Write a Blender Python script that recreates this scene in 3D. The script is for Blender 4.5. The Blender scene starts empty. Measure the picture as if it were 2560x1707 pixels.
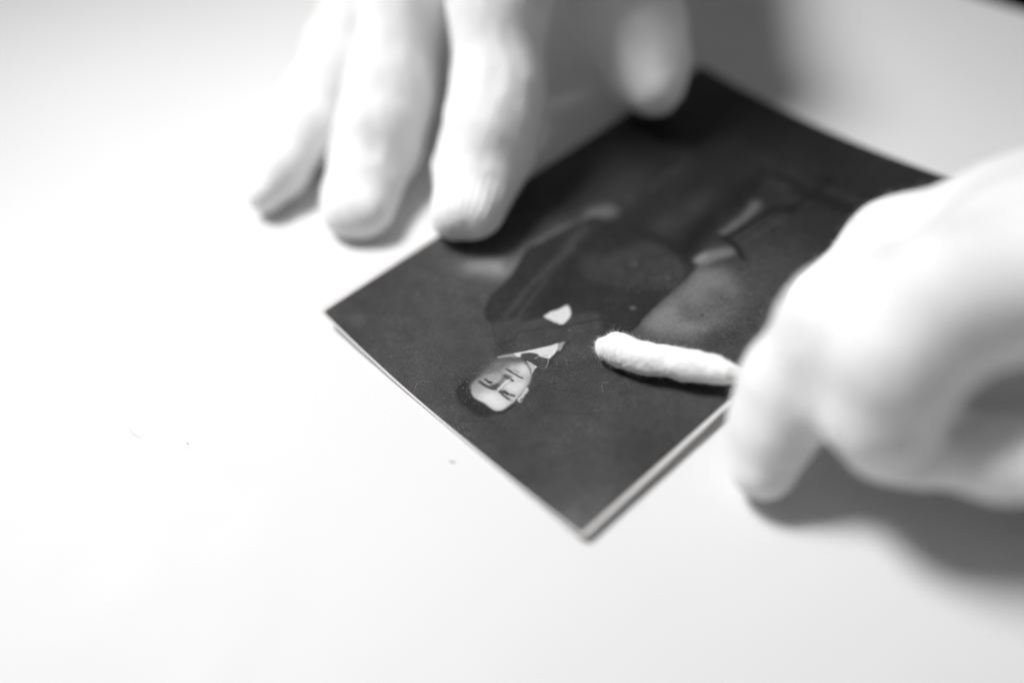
import bpy, bmesh, math, random
import numpy as np
from mathutils import Vector, Matrix, noise

# ------------------------------------------------------------------ scene, camera, light
# Lengths below are written in millimetres; MM turns them into metres.
MM = 0.001
scene = bpy.context.scene
COL = scene.collection
random.seed(7)
rng = np.random.default_rng(7)

cam_data = bpy.data.cameras.new('camera')
cam = bpy.data.objects.new('camera', cam_data)
COL.objects.link(cam)
scene.camera = cam
cam.matrix_world = Matrix((
    (0.991681, 0.128723, 0.0, -27.131 * MM),
    (-0.094406, 0.727305, -0.679791, -130.822 * MM),
    (-0.087504, 0.674135, 0.733406, 124.787 * MM),
    (0, 0, 0, 1)))
cam_data.sensor_width = 36.0
cam_data.lens = 34.73
cam_data.clip_start = 0.005
cam_data.clip_end = 20.0
cam_data.dof.use_dof = True
cam_data.dof.focus_distance = 0.1635
cam_data.dof.aperture_fstop = 2.8
cam_data.dof.aperture_blades = 0

world = bpy.data.worlds.new('World')
scene.world = world
world.use_nodes = True
bg = world.node_tree.nodes['Background']
bg.inputs['Color'].default_value = (1, 1, 1, 1)
bg.inputs['Strength'].default_value = 0.115

# the work lamp: a broad soft lamp standing to the left and behind the card
lamp_data = bpy.data.lights.new('work_lamp', 'SPOT')
lamp = bpy.data.objects.new('work_lamp', lamp_data)
COL.objects.link(lamp)
lamp_target = Vector((-54, -6, 0)) * MM
az, el, dist = math.radians(144), math.radians(59), 0.9
lamp.location = lamp_target + Vector((math.cos(az) * math.cos(el), math.sin(az) * math.cos(el), math.sin(el))) * dist
lamp.rotation_euler = (lamp.location - lamp_target).to_track_quat('Z', 'Y').to_euler()
lamp_data.energy = 50
lamp_data.shadow_soft_size = 0.145
lamp_data.spot_size = math.radians(34)
lamp_data.spot_blend = 1.0
lamp_data.color = (1, 1, 1)

scene.view_settings.view_transform = 'Standard'
scene.view_settings.look = 'None'
scene.view_settings.exposure = 0.0
scene.view_settings.gamma = 1.0
scene.view_settings.use_curve_mapping = False
scene.cycles.use_denoising = True
scene.cycles.max_bounces = 6

# ------------------------------------------------------------------ helpers
def tag(o, label=None, cat=None, group=None, kind=None):
    if label: o['label'] = label
    if cat: o['category'] = cat
    if group: o['group'] = group
    if kind: o['kind'] = kind
    return o

def link_mesh(name, verts, faces, material, parent=None, smooth=True):
    me = bpy.data.meshes.new(name)
    me.from_pydata([tuple(v) for v in verts], [], [tuple(f) for f in faces])
    me.materials.append(material)
    if smooth:
        me.polygons.foreach_set('use_smooth', [True] * len(me.polygons))
    me.update()
    o = bpy.data.objects.new(name, me)
    COL.objects.link(o)
    if parent is not None:
        o.parent = parent
        o.matrix_parent_inverse = Matrix.Identity(4)
    return o

def empty(name, loc):
    o = bpy.data.objects.new(name, None)
    o.empty_display_size = 0.01
    o.location = loc
    COL.objects.link(o)
    return o

def node_material(name):
    m = bpy.data.materials.new(name)
    m.use_nodes = True
    nt = m.node_tree
    return m, nt, nt.nodes['Principled BSDF']

def add(nt, kind, **inputs):
    n = nt.nodes.new(kind)
    for k, v in inputs.items():
        if k.startswith('_'):
            setattr(n, k[1:], v)
        else:
            n.inputs[k.replace('__', ' ')].default_value = v
    return n

def lin(g):
    """display grey 0..255 -> linear"""
    c = np.asarray(g, float) / 255.0
    return np.where(c <= 0.04045, c / 12.92, ((c + 0.055) / 1.055) ** 2.4)

# ------------------------------------------------------------------ materials
def mat_table():
    m, nt, b = node_material('white_laminate')
    tc = add(nt, 'ShaderNodeTexCoord')
    grain = add(nt, 'ShaderNodeTexNoise', Scale=3800.0, Detail=2.0, Roughness=0.6)
    cloud = add(nt, 'ShaderNodeTexNoise', Scale=9.0, Detail=3.0, Roughness=0.5)
    smear = add(nt, 'ShaderNodeTexNoise', Scale=38.0, Detail=4.0, Roughness=0.6, Distortion=0.6)
    for n in (grain, cloud, smear):
        nt.links.new(tc.outputs['Object'], n.inputs['Vector'])
    ramp = add(nt, 'ShaderNodeMapRange')
    ramp.inputs['From Min'].default_value = 0.35
    ramp.inputs['From Max'].default_value = 0.65
    ramp.inputs['To Min'].default_value = 0.715
    ramp.inputs['To Max'].default_value = 0.74
    nt.links.new(cloud.outputs['Fac'], ramp.inputs['Value'])
    g2 = add(nt, 'ShaderNodeMapRange')
    g2.inputs['From Min'].default_value = 0.3
    g2.inputs['From Max'].default_value = 0.7
    g2.inputs['To Min'].default_value = 0.955
    g2.inputs['To Max'].default_value = 1.02
    nt.links.new(grain.outputs['Fac'], g2.inputs['Value'])
    mul = add(nt, 'ShaderNodeMath', _operation='MULTIPLY')
    nt.links.new(ramp.outputs['Result'], mul.inputs[0])
    nt.links.new(g2.outputs['Result'], mul.inputs[1])
    comb = add(nt, 'ShaderNodeCombineColor')
    for k in range(3):
        nt.links.new(mul.outputs[0], comb.inputs[k])
    nt.links.new(comb.outputs[0], b.inputs['Base Color'])
    rr = add(nt, 'ShaderNodeMapRange')
    rr.inputs['To Min'].default_value = 0.45
    rr.inputs['To Max'].default_value = 0.65
    nt.links.new(smear.outputs['Fac'], rr.inputs['Value'])
    nt.links.new(rr.outputs['Result'], b.inputs['Roughness'])
    b.inputs['Specular IOR Level'].default_value = 0.35
    bump = add(nt, 'ShaderNodeBump', Strength=0.12, Distance=0.00008)
    nt.links.new(grain.outputs['Fac'], bump.inputs['Height'])
    nt.links.new(bump.outputs['Normal'], b.inputs['Normal'])
    return m

def mat_plain(name, col, rough=0.7, spec=0.3, nscale=900.0, amount=0.06, bump_d=0.00005):
    m, nt, b = node_material(name)
    tc = add(nt, 'ShaderNodeTexCoord')
    n = add(nt, 'ShaderNodeTexNoise', Scale=nscale, Detail=3.0)
    nt.links.new(tc.outputs['Object'], n.inputs['Vector'])
    mix = add(nt, 'ShaderNodeMix', _data_type='RGBA')
    mix.inputs['A'].default_value = tuple(c * (1 - amount) for c in col) + (1,)
    mix.inputs['B'].default_value = tuple(min(1, c * (1 + amount)) for c in col) + (1,)
    nt.links.new(n.outputs['Fac'], mix.inputs['Factor'])
    nt.links.new(mix.outputs['Result'], b.inputs['Base Color'])
    b.inputs['Roughness'].default_value = rough
    b.inputs['Specular IOR Level'].default_value = spec
    bump = add(nt, 'ShaderNodeBump', Strength=0.4, Distance=bump_d)
    nt.links.new(n.outputs['Fac'], bump.inputs['Height'])
    nt.links.new(bump.outputs['Normal'], b.inputs['Normal'])
    return m

def mat_print():
    m, nt, b = node_material('photographic_print')
    tc = add(nt, 'ShaderNodeTexCoord')
    at = add(nt, 'ShaderNodeAttribute', _attribute_name='tone')
    grain = add(nt, 'ShaderNodeTexNoise', Scale=2600.0, Detail=2.0, Roughness=0.7)
    mottle = add(nt, 'ShaderNodeTexNoise', Scale=330.0, Detail=5.0, Roughness=0.65)
    nt.links.new(tc.outputs['Object'], grain.inputs['Vector'])
    nt.links.new(tc.outputs['Object'], mottle.inputs['Vector'])
    a = add(nt, 'ShaderNodeMapRange')
    a.inputs['From Min'].default_value = 0.25
    a.inputs['From Max'].default_value = 0.75
    a.inputs['To Min'].default_value = 0.68
    a.inputs['To Max'].default_value = 1.32
    nt.links.new(grain.outputs['Fac'], a.inputs['Value'])
    c = add(nt, 'ShaderNodeMapRange')
    c.inputs['From Min'].default_value = 0.3
    c.inputs['From Max'].default_value = 0.7
    c.inputs['To Min'].default_value = 0.80
    c.inputs['To Max'].default_value = 1.20
    nt.links.new(mottle.outputs['Fac'], c.inputs['Value'])
    m1 = add(nt, 'ShaderNodeMath', _operation='MULTIPLY')
    nt.links.new(a.outputs['Result'], m1.inputs[0])
    nt.links.new(c.outputs['Result'], m1.inputs[1])
    hl = add(nt, 'ShaderNodeMapRange')            # silver grain shows in the darks, hardly in the highlights
    hl.inputs['From Min'].default_value = 0.05
    hl.inputs['From Max'].default_value = 0.35
    hl.inputs['To Min'].default_value = 1.0
    hl.inputs['To Max'].default_value = 0.22
    nt.links.new(at.outputs['Fac'], hl.inputs['Value'])
    sub1 = add(nt, 'ShaderNodeMath', _operation='SUBTRACT')
    nt.links.new(m1.outputs[0], sub1.inputs[0])
    sub1.inputs[1].default_value = 1.0
    m1 = add(nt, 'ShaderNodeMath', _operation='MULTIPLY_ADD')
    nt.links.new(sub1.outputs[0], m1.inputs[0])
    nt.links.new(hl.outputs['Result'], m1.inputs[1])
    m1.inputs[2].default_value = 1.0
    m2 = add(nt, 'ShaderNodeVectorMath', _operation='SCALE')
    nt.links.new(at.outputs['Color'], m2.inputs[0])
    nt.links.new(m1.outputs[0], m2.inputs['Scale'])
    # specular sparkle of the print surface, painted into the base colour as pale specks
    sparkle = add(nt, 'ShaderNodeTexNoise', Scale=4200.0, Detail=1.0, Roughness=0.5)
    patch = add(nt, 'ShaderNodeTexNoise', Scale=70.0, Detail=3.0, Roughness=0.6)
    nt.links.new(tc.outputs['Object'], sparkle.inputs['Vector'])
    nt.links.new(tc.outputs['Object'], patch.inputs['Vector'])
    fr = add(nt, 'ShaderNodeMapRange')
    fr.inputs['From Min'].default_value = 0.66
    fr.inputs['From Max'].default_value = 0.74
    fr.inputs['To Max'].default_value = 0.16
    nt.links.new(sparkle.outputs['Fac'], fr.inputs['Value'])
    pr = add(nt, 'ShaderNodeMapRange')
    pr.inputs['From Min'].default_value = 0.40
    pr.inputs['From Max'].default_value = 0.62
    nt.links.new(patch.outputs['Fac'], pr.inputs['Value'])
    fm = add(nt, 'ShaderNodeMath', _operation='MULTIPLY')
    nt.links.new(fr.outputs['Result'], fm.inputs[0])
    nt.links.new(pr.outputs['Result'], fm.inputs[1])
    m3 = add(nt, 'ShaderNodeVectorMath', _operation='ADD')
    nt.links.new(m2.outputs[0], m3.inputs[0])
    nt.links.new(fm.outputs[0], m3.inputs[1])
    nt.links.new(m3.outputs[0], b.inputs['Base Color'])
    b.inputs['Roughness'].default_value = 0.34
    b.inputs['Specular IOR Level'].default_value = 0.3
    bump = add(nt, 'ShaderNodeBump', Strength=0.5, Distance=0.00006)
    nt.links.new(grain.outputs['Fac'], bump.inputs['Height'])
    nt.links.new(bump.outputs['Normal'], b.inputs['Normal'])
    return m

def mat_glove():
    m, nt, b = node_material('white_cotton_knit')
    at = add(nt, 'ShaderNodeAttribute', _attribute_name='knit')
    tc = add(nt, 'ShaderNodeTexCoord')
    sep = add(nt, 'ShaderNodeSeparateXYZ')
    nt.links.new(at.outputs['Vector'], sep.inputs[0])
    def wave(out, period):
        s = add(nt, 'ShaderNodeMath', _operation='MULTIPLY')
        s.inputs[1].default_value = 2 * math.pi / period
        nt.links.new(out, s.inputs[0])
        w = add(nt, 'ShaderNodeMath', _operation='SINE')
        nt.links.new(s.outputs[0], w.inputs[0])
        return w.outputs[0]
    rib = wave(sep.outputs['X'], 1.05)      # wales running down the finger, mm
    row = wave(sep.outputs['Y'], 0.95)
    mixr = add(nt, 'ShaderNodeMath', _operation='MULTIPLY_ADD')
    nt.links.new(row, mixr.inputs[0])
    mixr.inputs[1].default_value = 0.35
    nt.links.new(rib, mixr.inputs[2])
    fz = add(nt, 'ShaderNodeTexNoise', Scale=620.0, Detail=4.0, Roughness=0.75)
    nt.links.new(tc.outputs['Object'], fz.inputs['Vector'])
    h = add(nt, 'ShaderNodeMath', _operation='MULTIPLY_ADD')
    nt.links.new(fz.outputs['Fac'], h.inputs[0])
    h.inputs[1].default_value = 2.2
    nt.links.new(mixr.outputs[0], h.inputs[2])
    bump = add(nt, 'ShaderNodeBump', Strength=0.46, Distance=0.00008)
    nt.links.new(h.outputs[0], bump.inputs['Height'])
    nt.links.new(bump.outputs['Normal'], b.inputs['Normal'])
    b.inputs['Base Color'].default_value = (0.89, 0.89, 0.89, 1)
    b.inputs['Roughness'].default_value = 0.95
    b.inputs['Specular IOR Level'].default_value = 0.1
    b.inputs['Sheen Weight'].default_value = 0.5
    b.inputs['Sheen Roughness'].default_value = 0.5
    b.inputs['Subsurface Weight'].default_value = 0.3
    b.inputs['Subsurface Radius'].default_value = (1, 1, 1)
    b.inputs['Subsurface Scale'].default_value = 0.002
    return m

def mat_cotton():
    m, nt, b = node_material('cotton_wool')
    tc = add(nt, 'ShaderNodeTexCoord')
    n = add(nt, 'ShaderNodeTexNoise', Scale=2200.0, Detail=4.0, Roughness=0.7)
    nt.links.new(tc.outputs['Object'], n.inputs['Vector'])
    bump = add(nt, 'ShaderNodeBump', Strength=0.6, Distance=0.00012)
    nt.links.new(n.outputs['Fac'], bump.inputs['Height'])
    nt.links.new(bump.outputs['Normal'], b.inputs['Normal'])
    b.inputs['Base Color'].default_value = (0.95, 0.95, 0.95, 1)
    b.inputs['Roughness'].default_value = 1.0
    b.inputs['Specular IOR Level'].default_value = 0.05
    b.inputs['Subsurface Weight'].default_value = 0.35
    b.inputs['Subsurface Radius'].default_value = (1, 1, 1)
    b.inputs['Subsurface Scale'].default_value = 0.0010
    return m

M_TABLE = mat_table()
M_FLOOR = mat_plain('dark_floor', (0.012, 0.012, 0.012), 0.9, 0.1, 20.0, 0.2)
M_CARD = mat_plain('card_board', (0.64, 0.622, 0.615), 0.75, 0.25, 1500.0, 0.12)
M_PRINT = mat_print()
M_GLOVE = mat_glove()
M_COTTON = mat_cotton()
M_FIBRE = mat_plain('cotton_fibre', (0.85, 0.85, 0.85), 0.9, 0.1)
M_STICK = mat_plain('pale_wood', (0.62, 0.61, 0.60), 0.6, 0.3, 700.0, 0.1)
M_LINT = mat_plain('grey_lint', (0.33, 0.33, 0.33), 0.9, 0.1)

# ------------------------------------------------------------------ setting: table top and floor
# The only edge in view runs through the far right corner of the picture.
E0, E1 = Vector((94.2, 73.2, 0)), Vector((99.0, 67.3, 0))
ed = (E1 - E0).normalized()
en = Vector((-ed.y, ed.x, 0))
if en.dot(Vector((1, 1, 0))) < 0: en = -en
def tcorner(a, b): return (E0 + ed * a + en * b) * MM
bm = bmesh.new()
bmesh.ops.create_cube(bm, size=1.0)
A, B, C_, D_ = tcorner(-420, 0), tcorner(520, 0), tcorner(520, -620), tcorner(-420, -620)
bm.clear()
top = [bm.verts.new((p.x, p.y, 0)) for p in (A, B, C_, D_)]
bot = [bm.verts.new((p.x, p.y, -0.028)) for p in (A, B, C_, D_)]
bm.faces.new(top); bm.faces.new(bot[::-1])
for i in range(4):
    bm.faces.new((top[i], bot[i], bot[(i + 1) % 4], top[(i + 1) % 4]))
bmesh.ops.recalc_face_normals(bm, faces=bm.faces)
bmesh.ops.bevel(bm, geom=list(bm.edges), offset=0.0015, segments=3, affect='EDGES')
me = bpy.data.meshes.new('tabletop'); bm.to_mesh(me); bm.free()
me.materials.append(M_TABLE)
table = bpy.data.objects.new('tabletop', me); COL.objects.link(table)
tag(table, 'smooth white table top under the portrait card', 'table', kind='structure')
fl = link_mesh('floor', [(-3, -3, -0.74), (3, -3, -0.74), (3, 3, -0.74), (-3, 3, -0.74)], [(0, 1, 2, 3)], M_FLOOR, smooth=False)
tag(fl, 'dark floor below the table edge', 'floor', kind='structure')

# ------------------------------------------------------------------ the portrait card
CW, CL, CT = 65.0, 103.4, 0.55           # card width, length, thickness
XC, YC = 33.0, 50.72                     # the card's axis of curl and the origin of the scene, in card mm
PX = 1.0                                 # the drawing of the print starts this far in
PLATE_ANG = math.radians(-52.34094612)
def card_to_world(x, y, z=0.0):
    dx, dy = x - XC, y - YC
    return (math.cos(PLATE_ANG) * dx - math.sin(PLATE_ANG) * dy,
            math.sin(PLATE_ANG) * dx + math.cos(PLATE_ANG) * dy, z)
def curl(x, y):
    """old card, cupped across its width: the long edges lift off the table"""
    e = (x - XC) / 32.0
    t = np.clip(y / CL, 0, 1)
    return np.where(e < 0, 3.0 - t, 0.8 + 1.2 * t) * e ** 2 + 0.015

# tones of the print: shape, display grey, softness mm, opacity, (spline flag | half width mm), points in card mm
PRINT = [
 ('poly',94,9.268,0.6,1,[(-1.87,0.98),(-1.06,18.63),(5.43,37.72),(19.87,32.14),(24.38,15.39),(12.26,3.16)]),
 ('poly',66,8.034,0.7,1,[(41.91,3.92),(47.94,20.32),(62.44,27.49),(63.69,2.05),(49.79,0.83)]),
 ('poly',92,3.423,0.5,1,[(41.28,25.41),(50.45,27.05),(56.65,29.6),(60.53,26.92),(53.83,23.29),(46.19,22.16)]),
 ('poly',42,13.863,0.9,1,[(1.82,46.44),(-2.05,104.07),(63.88,104.89),(62.22,76.41),(40.68,71.05),(15.55,54.51)]),
 ('poly',36,10.844,0.8,1,[(3.3,79.55),(-2.05,104.07),(63.88,104.89),(60.09,86.03),(30.42,84.5)]),
 ('poly',176,1.452,0.85,1,[(7.39,24.03),(9.32,28.88),(11.39,32.72),(12.52,38.7),(15.5,33.09),(15.87,29.66),(11.84,26.59)]),
 ('poly',112,0.647,0.9,1,[(12.23,31.93),(13.09,36.17),(13.13,39.9),(13.85,45.25),(15.17,50.11),(14.05,52.63),(16.07,56.46),(18.2,56.74),(19.32,54.25),(17.87,52.84),(16.06,49.29),(15.65,44.46),(15.19,38.88),(16.18,33.22),(16.54,29.8)]),
 ('poly',126,1.354,0.95,1,[(39.4,53.73),(41.62,56.42),(44.65,57.78),(48.94,55.51),(51.08,52.76),(51.63,47.72),(50.75,42.77),(50.91,40.44),(45.89,36.13),(41.48,36.03),(40.94,41.19),(40.18,48.12)]),
 ('poly',86,0.834,0.55,1,[(44.05,43.88),(43.33,46.25),(46.33,46.93),(44.78,51.28),(46.83,53.76),(51.36,51.15),(50.4,45.61),(48.41,43.21),(46.05,43.02)]),
 ('poly',150,0.593,0.6,1,[(42.26,37.92),(41.38,41.58),(43.24,43.93),(45.68,41.97),(48.41,43.21),(50.68,44.06),(48.64,40.55),(45.56,38.27)]),
 ('poly',78,3.147,0.7,1,[(44.22,39.05),(47.69,40.16),(52.09,39.01),(50.19,36.2),(45.89,36.13)]),
 ('poly',80,2.082,0.6,1,[(44.68,60.99),(47.45,67.29),(51.48,68.49),(55.76,52.92),(55.67,46.86),(52.09,49.91)]),
 ('poly',47,0.108,0.95,0,[(20.49,20.0),(18.81,21.62),(17.29,24.22),(16.86,27.99),(16.11,30.98),(14.95,33.62),(13.63,36.44),(13.57,38.08),(14.24,39.61),(14.15,41.51),(14.71,45.4),(15.23,49.0),(15.77,49.58),(15.98,51.87),(17.24,52.66),(18.51,52.58),(20.52,54.23),(20.43,59.49),(32.47,56.59),(36.9,55.22),(39.16,54.21),(39.63,53.93),(40.06,50.74),(40.26,47.41),(40.55,41.04),(40.98,37.9),(41.41,37.12),(41.48,33.76),(38.86,30.09),(36.81,26.9),(35.87,24.71),(36.56,19.39),(28.28,15.4),(26.14,17.36),(21.95,19.94)]),
 ('poly',68,5.444,0.7,1,[(31.46,29.65),(36.98,35.89),(43.72,30.58),(45.6,22.78),(39.76,17.55),(33.5,18.99)]),
 ('poly',80,0.436,0.75,1,[(23.71,18.51),(22.46,19.66),(22.59,21.28),(25.1,23.99),(28.18,26.59),(32.84,33.24),(35.14,33.81),(40.77,27.88),(38.44,23.02),(35.29,20.73),(28.31,15.37),(26.12,17.34)]),
 ('poly',42,0.788,0.75,1,[(25.59,28.71),(23.64,32.52),(21.07,38.59),(20.3,43.38),(19.21,53.21),(20.43,56.16),(25.04,53.23),(25.78,44.15),(26.28,37.64),(28.02,32.0),(27.1,29.11)]),
 ('poly',70,0.755,0.7,1,[(22.15,42.98),(25.54,47.56),(27.74,53.49),(32.25,54.73),(36.94,53.9),(38.79,52.55),(40.36,47.39),(31.64,41.01),(25.59,39.43)]),
 ('line',82,1.207,0.85,0.517,[(22.88,23.09),(21.22,29.15),(19.9,35.83),(19.21,42.87),(18.32,42.05),(17.52,48.4)]),
 ('line',48,0.551,0.85,0.195,[(23.47,23.65),(21.92,29.05),(21.12,33.26)]),
 ('line',82,0.65,0.7,0.244,[(24.67,23.81),(23.01,29.32),(21.54,34.2)]),
 ('line',54,0.646,0.5,0.242,[(25.61,24.95),(23.86,30.39),(22.83,33.32)]),
 ('line',84,0.564,0.5,0.157,[(23.11,20.33),(24.52,22.67),(25.4,26.26)]),
 ('line',84,0.624,0.7,0.312,[(26.78,23.09),(27.59,25.82),(28.67,27.57)]),
 ('line',50,0.378,0.6,0.126,[(26.13,23.71),(26.06,26.38),(25.65,28.26)]),
 ('poly',50,0.466,0.75,1,[(17.83,23.72),(17.38,28.25),(15.62,33.75),(14.48,37.59),(14.56,40.5),(16.6,37.5),(18.89,29.48),(21.66,22.4),(20.9,20.91)]),
 ('line',96,0.885,0.9,0.531,[(17.29,53.46),(17.79,54.84),(17.47,56.03)]),
 ('line',70,1.073,0.8,0.626,[(17.7,59.89),(19.14,60.06)]),
 ('line',66,1.109,0.5,0.462,[(13.19,63.5),(13.67,66.54)]),
 ('poly',44,0.696,0.85,1,[(21.58,54.36),(19.67,58.16),(16.87,69.05),(17.18,79.11),(19.2,86.06),(32.95,90.48),(34.56,82.81),(35.37,69.5),(37.32,55.57),(32.88,56.12),(24.69,55.84)]),
 ('line',38,0.829,0.9,0.332,[(22.28,54.45),(28.75,55.54),(33.29,55.64),(38.7,54.34)]),
 ('line',66,1.324,0.8,0.473,[(19.07,65.2),(18.48,70.61),(19.02,76.92)]),
 ('poly',62,0.863,0.8,1,[(25.32,57.28),(25.93,63.12),(27.16,71.78),(29.12,71.69),(30.72,63.01),(30.26,57.45)]),
 ('line',32,1.944,0.8,1.25,[(34.79,56.66),(32.99,65.71),(32.4,74.99),(32.29,80.42)]),
 ('poly',118,0.415,0.9,1,[(36.48,64.41),(36.66,70.6),(35.58,75.44),(37.51,75.72),(37.95,71.68),(37.8,65.11)]),
 ('line',24,0.428,0.95,0.374,[(38.46,64.61),(40.07,76.52)]),
 ('line',24,0.692,0.8,0.533,[(40.07,76.52),(42.71,78.23)]),
 ('line',92,0.238,0.7,0.132,[(40.18,65.43),(41.51,75.29)]),
 ('line',26,0.238,0.8,0.159,[(40.79,65.31),(42.19,75.41)]),
 ('line',98,0.264,0.8,0.158,[(41.5,65.07),(42.94,75.8)]),
 ('line',22,0.355,0.95,0.38,[(37.19,63.53),(39.67,63.75),(41.79,63.04)]),
 ('line',24,0.349,0.9,0.324,[(41.79,63.04),(44.47,61.42)]),
 ('poly',124,0.298,0.85,1,[(37.83,55.6),(37.69,58.34),(38.82,60.54),(40.66,62.5),(42.45,61.55),(41.2,58.88),(40.1,55.73)]),
 ('line',150,0.755,0.8,0.504,[(38.45,56.13),(38.54,57.63)]),
 ('line',130,0.403,0.6,0.176,[(40.19,58.84),(41.79,61.4)]),
 ('line',78,0.913,0.6,0.483,[(33.52,82.4),(38.74,82.59),(43.45,81.47)]),
 ('line',30,1.344,0.7,0.672,[(39.85,82.14),(45.5,83.97)]),
 ('line',30,1.381,0.6,0.69,[(39.42,88.21),(43.08,89.29)]),
 ('line',76,0.64,0.7,0.267,[(44.14,87.39),(50.58,87.45)]),
 ('line',30,1.574,0.7,0.787,[(48.43,84.06),(52.62,85.09)]),
 ('line',62,1.224,0.6,0.417,[(35.13,87.51),(39.63,87.92)]),
 ('line',30,0.698,0.7,0.537,[(31.0,83.54),(37.77,85.01),(47.13,85.25)]),
 ('line',26,0.5,0.7,0.417,[(42.5,78.5),(43.02,86.05),(42.75,90.88)]),
 ('line',84,0.378,0.6,0.216,[(34.47,80.42),(41.25,80.58)]),
 ('line',80,0.385,0.5,0.192,[(38.38,85.98),(41.42,86.14)]),
 ('poly',92,4.421,0.4,1,[(11.67,-2.44),(14.63,5.65),(24.16,3.02),(21.99,-3.77)]),
 ('poly',58,4.043,0.6,1,[(38.42,-1.43),(49.35,5.49),(54.26,-0.93),(45.29,-3.33)]),
 ('poly',96,3.39,0.4,1,[(45.43,9.28),(50.22,17.91),(56.28,16.89),(53.07,7.84)]),
 ('poly',56,3.254,0.5,1,[(55.22,18.05),(59.07,26.75),(60.97,18.94),(60.22,7.36)]),
 ('poly',60,3.139,0.4,1,[(0.18,8.38),(2.73,15.5),(8.68,12.39),(6.73,4.94)]),
 ('line',48,0.187,0.9,0.094,[(26.87,21.88),(28.64,23.92),(30.51,26.53),(32.4,29.13),(35.37,33.57)]),
 ('line',46,0.244,0.9,0.105,[(31.26,27.17),(33.3,30.11),(35.52,33.73),(37.85,38.11)]),
 ('line',50,0.184,0.8,0.092,[(26.33,17.4),(27.25,18.7),(27.63,20.07),(27.42,21.46)]),
 ('poly',56,0.716,0.7,1,[(26.14,17.36),(27.94,19.35),(28.93,18.84),(28.47,16.71),(28.41,15.38)]),
 ('line',46,0.179,0.9,0.089,[(35.03,26.36),(35.41,24.76),(35.75,23.1),(35.53,21.36)]),
 ('poly',226,0.062,1,0,[(27.67,27.39),(27.69,28.91),(28.38,30.3),(28.7,32.17),(29.65,31.98),(30.84,31.05),(31.32,30.0),(31.56,28.44),(31.16,28.08),(29.54,27.63)]),
 ('line',96,0.367,0.8,0.501,[(30.27,47.76),(30.38,47.81)]),
 ('line',100,0.294,0.8,0.409,[(37.32,48.91),(37.38,48.96)]),
 ('line',130,0.139,0.8,0.216,[(33.31,28.17),(33.4,28.15)]),
 ('line',118,0.315,0.8,0.42,[(37.69,39.25),(37.85,39.34)]),
 ('line',84,0.255,0.5,0.319,[(33.1,37.38),(33.19,37.41)]),
 ('line',96,0.252,0.3,0.303,[(46.13,67.03),(46.4,67.01)]),
 ('line',60,0.186,0.9,0.232,[(47.87,45.66),(47.97,45.67)]),
 ('poly',37,0.289,0.95,1,[(29.51,10.92),(28.65,9.51),(28.38,8.04),(28.52,6.68),(29.21,5.69),(30.45,4.94),(31.68,4.49),(33.12,4.67),(34.51,4.66),(35.72,4.92),(36.79,5.62),(37.39,6.74),(38.15,7.72),(38.44,9.14),(38.42,10.41),(37.43,10.08),(36.44,8.73),(34.33,7.95),(32.78,7.99),(30.91,9.21)]),
 ('line',98,0.296,0.7,0.246,[(28.26,12.04),(28.47,13.01)]),
 ('line',94,0.234,0.7,0.147,[(28.3,10.17),(28.8,10.87)]),
 ('line',52,0.196,0.8,0.147,[(28.7,11.07),(28.66,11.8)]),
 ('line',60,0.39,0.4,0.293,[(28.53,9.85),(28.76,10.67)]),
 ('poly',190,0.137,1,1,[(35.47,17.02),(36.11,16.23),(36.7,15.35),(37.04,14.4),(37.37,13.23),(37.57,12.23),(37.76,11.25),(37.91,10.09),(37.86,8.78),(37.56,7.93),(37.01,7.42),(36.23,7.24),(35.12,7.23),(34.29,7.19),(33.32,6.95),(32.28,6.86),(31.28,7.18),(30.4,7.85),(29.83,8.81),(29.55,9.74),(29.39,10.8),(29.06,12.02),(29.02,13.21),(28.98,14.41),(29.15,15.43),(29.91,16.49),(30.92,17.33),(32.05,17.8),(33.1,17.87),(34.18,17.67),(34.97,17.39)]),
 ('poly',112,0.576,0.95,1,[(29.52,8.52),(29.22,10.95),(28.77,12.52),(28.65,14.72),(29.09,16.07),(30.68,17.55),(32.33,18.13),(32.51,17.37),(31.61,16.08),(31.44,14.84),(31.76,13.61),(31.14,12.44),(30.34,11.09),(30.42,9.65),(30.9,8.31),(30.73,7.56)]),
 ('poly',78,0.387,0.85,1,[(29.46,8.46),(28.68,10.75),(28.39,12.62),(28.39,14.48),(28.61,15.46),(29.26,15.45),(29.4,14.03),(29.41,12.51),(29.74,10.83),(29.75,9.33)]),
 ('poly',150,0.581,0.7,1,[(30.83,9.74),(30.68,11.71),(31.44,13.32),(32.6,13.18),(32.83,11.59),(32.78,10.94),(31.42,10.58)]),
 ('poly',168,0.388,0.7,1,[(30.47,11.21),(30.81,12.28),(31.68,12.64),(32.3,11.85),(31.88,11.31)]),
 ('poly',150,0.478,0.6,1,[(30.63,7.76),(30.33,9.27),(31.24,9.82),(32.4,9.7),(32.22,8.49),(32.12,7.23),(31.51,7.1)]),
 ('poly',84,0.337,0.85,1,[(29.07,14.81),(29.47,16.08),(30.9,17.35),(32.12,17.85),(32.87,17.85),(32.24,17.27),(31.07,16.59),(30.25,15.59)]),
 ('poly',228,0.569,0.95,1,[(32.86,7.91),(33.66,9.68),(34.77,10.26),(35.98,10.06),(37.14,10.24),(37.44,8.94),(36.8,7.84),(35.21,7.6),(33.43,7.41)]),
 ('poly',224,0.383,0.9,1,[(34.07,12.28),(34.64,13.25),(35.26,14.41),(36.33,14.79),(36.79,13.43),(36.68,12.15),(35.94,11.92),(34.99,11.78)]),
 ('poly',216,0.392,0.9,1,[(32.9,16.65),(33.28,17.46),(34.36,17.37),(35.05,16.48),(34.44,15.77),(33.49,15.97)]),
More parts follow.
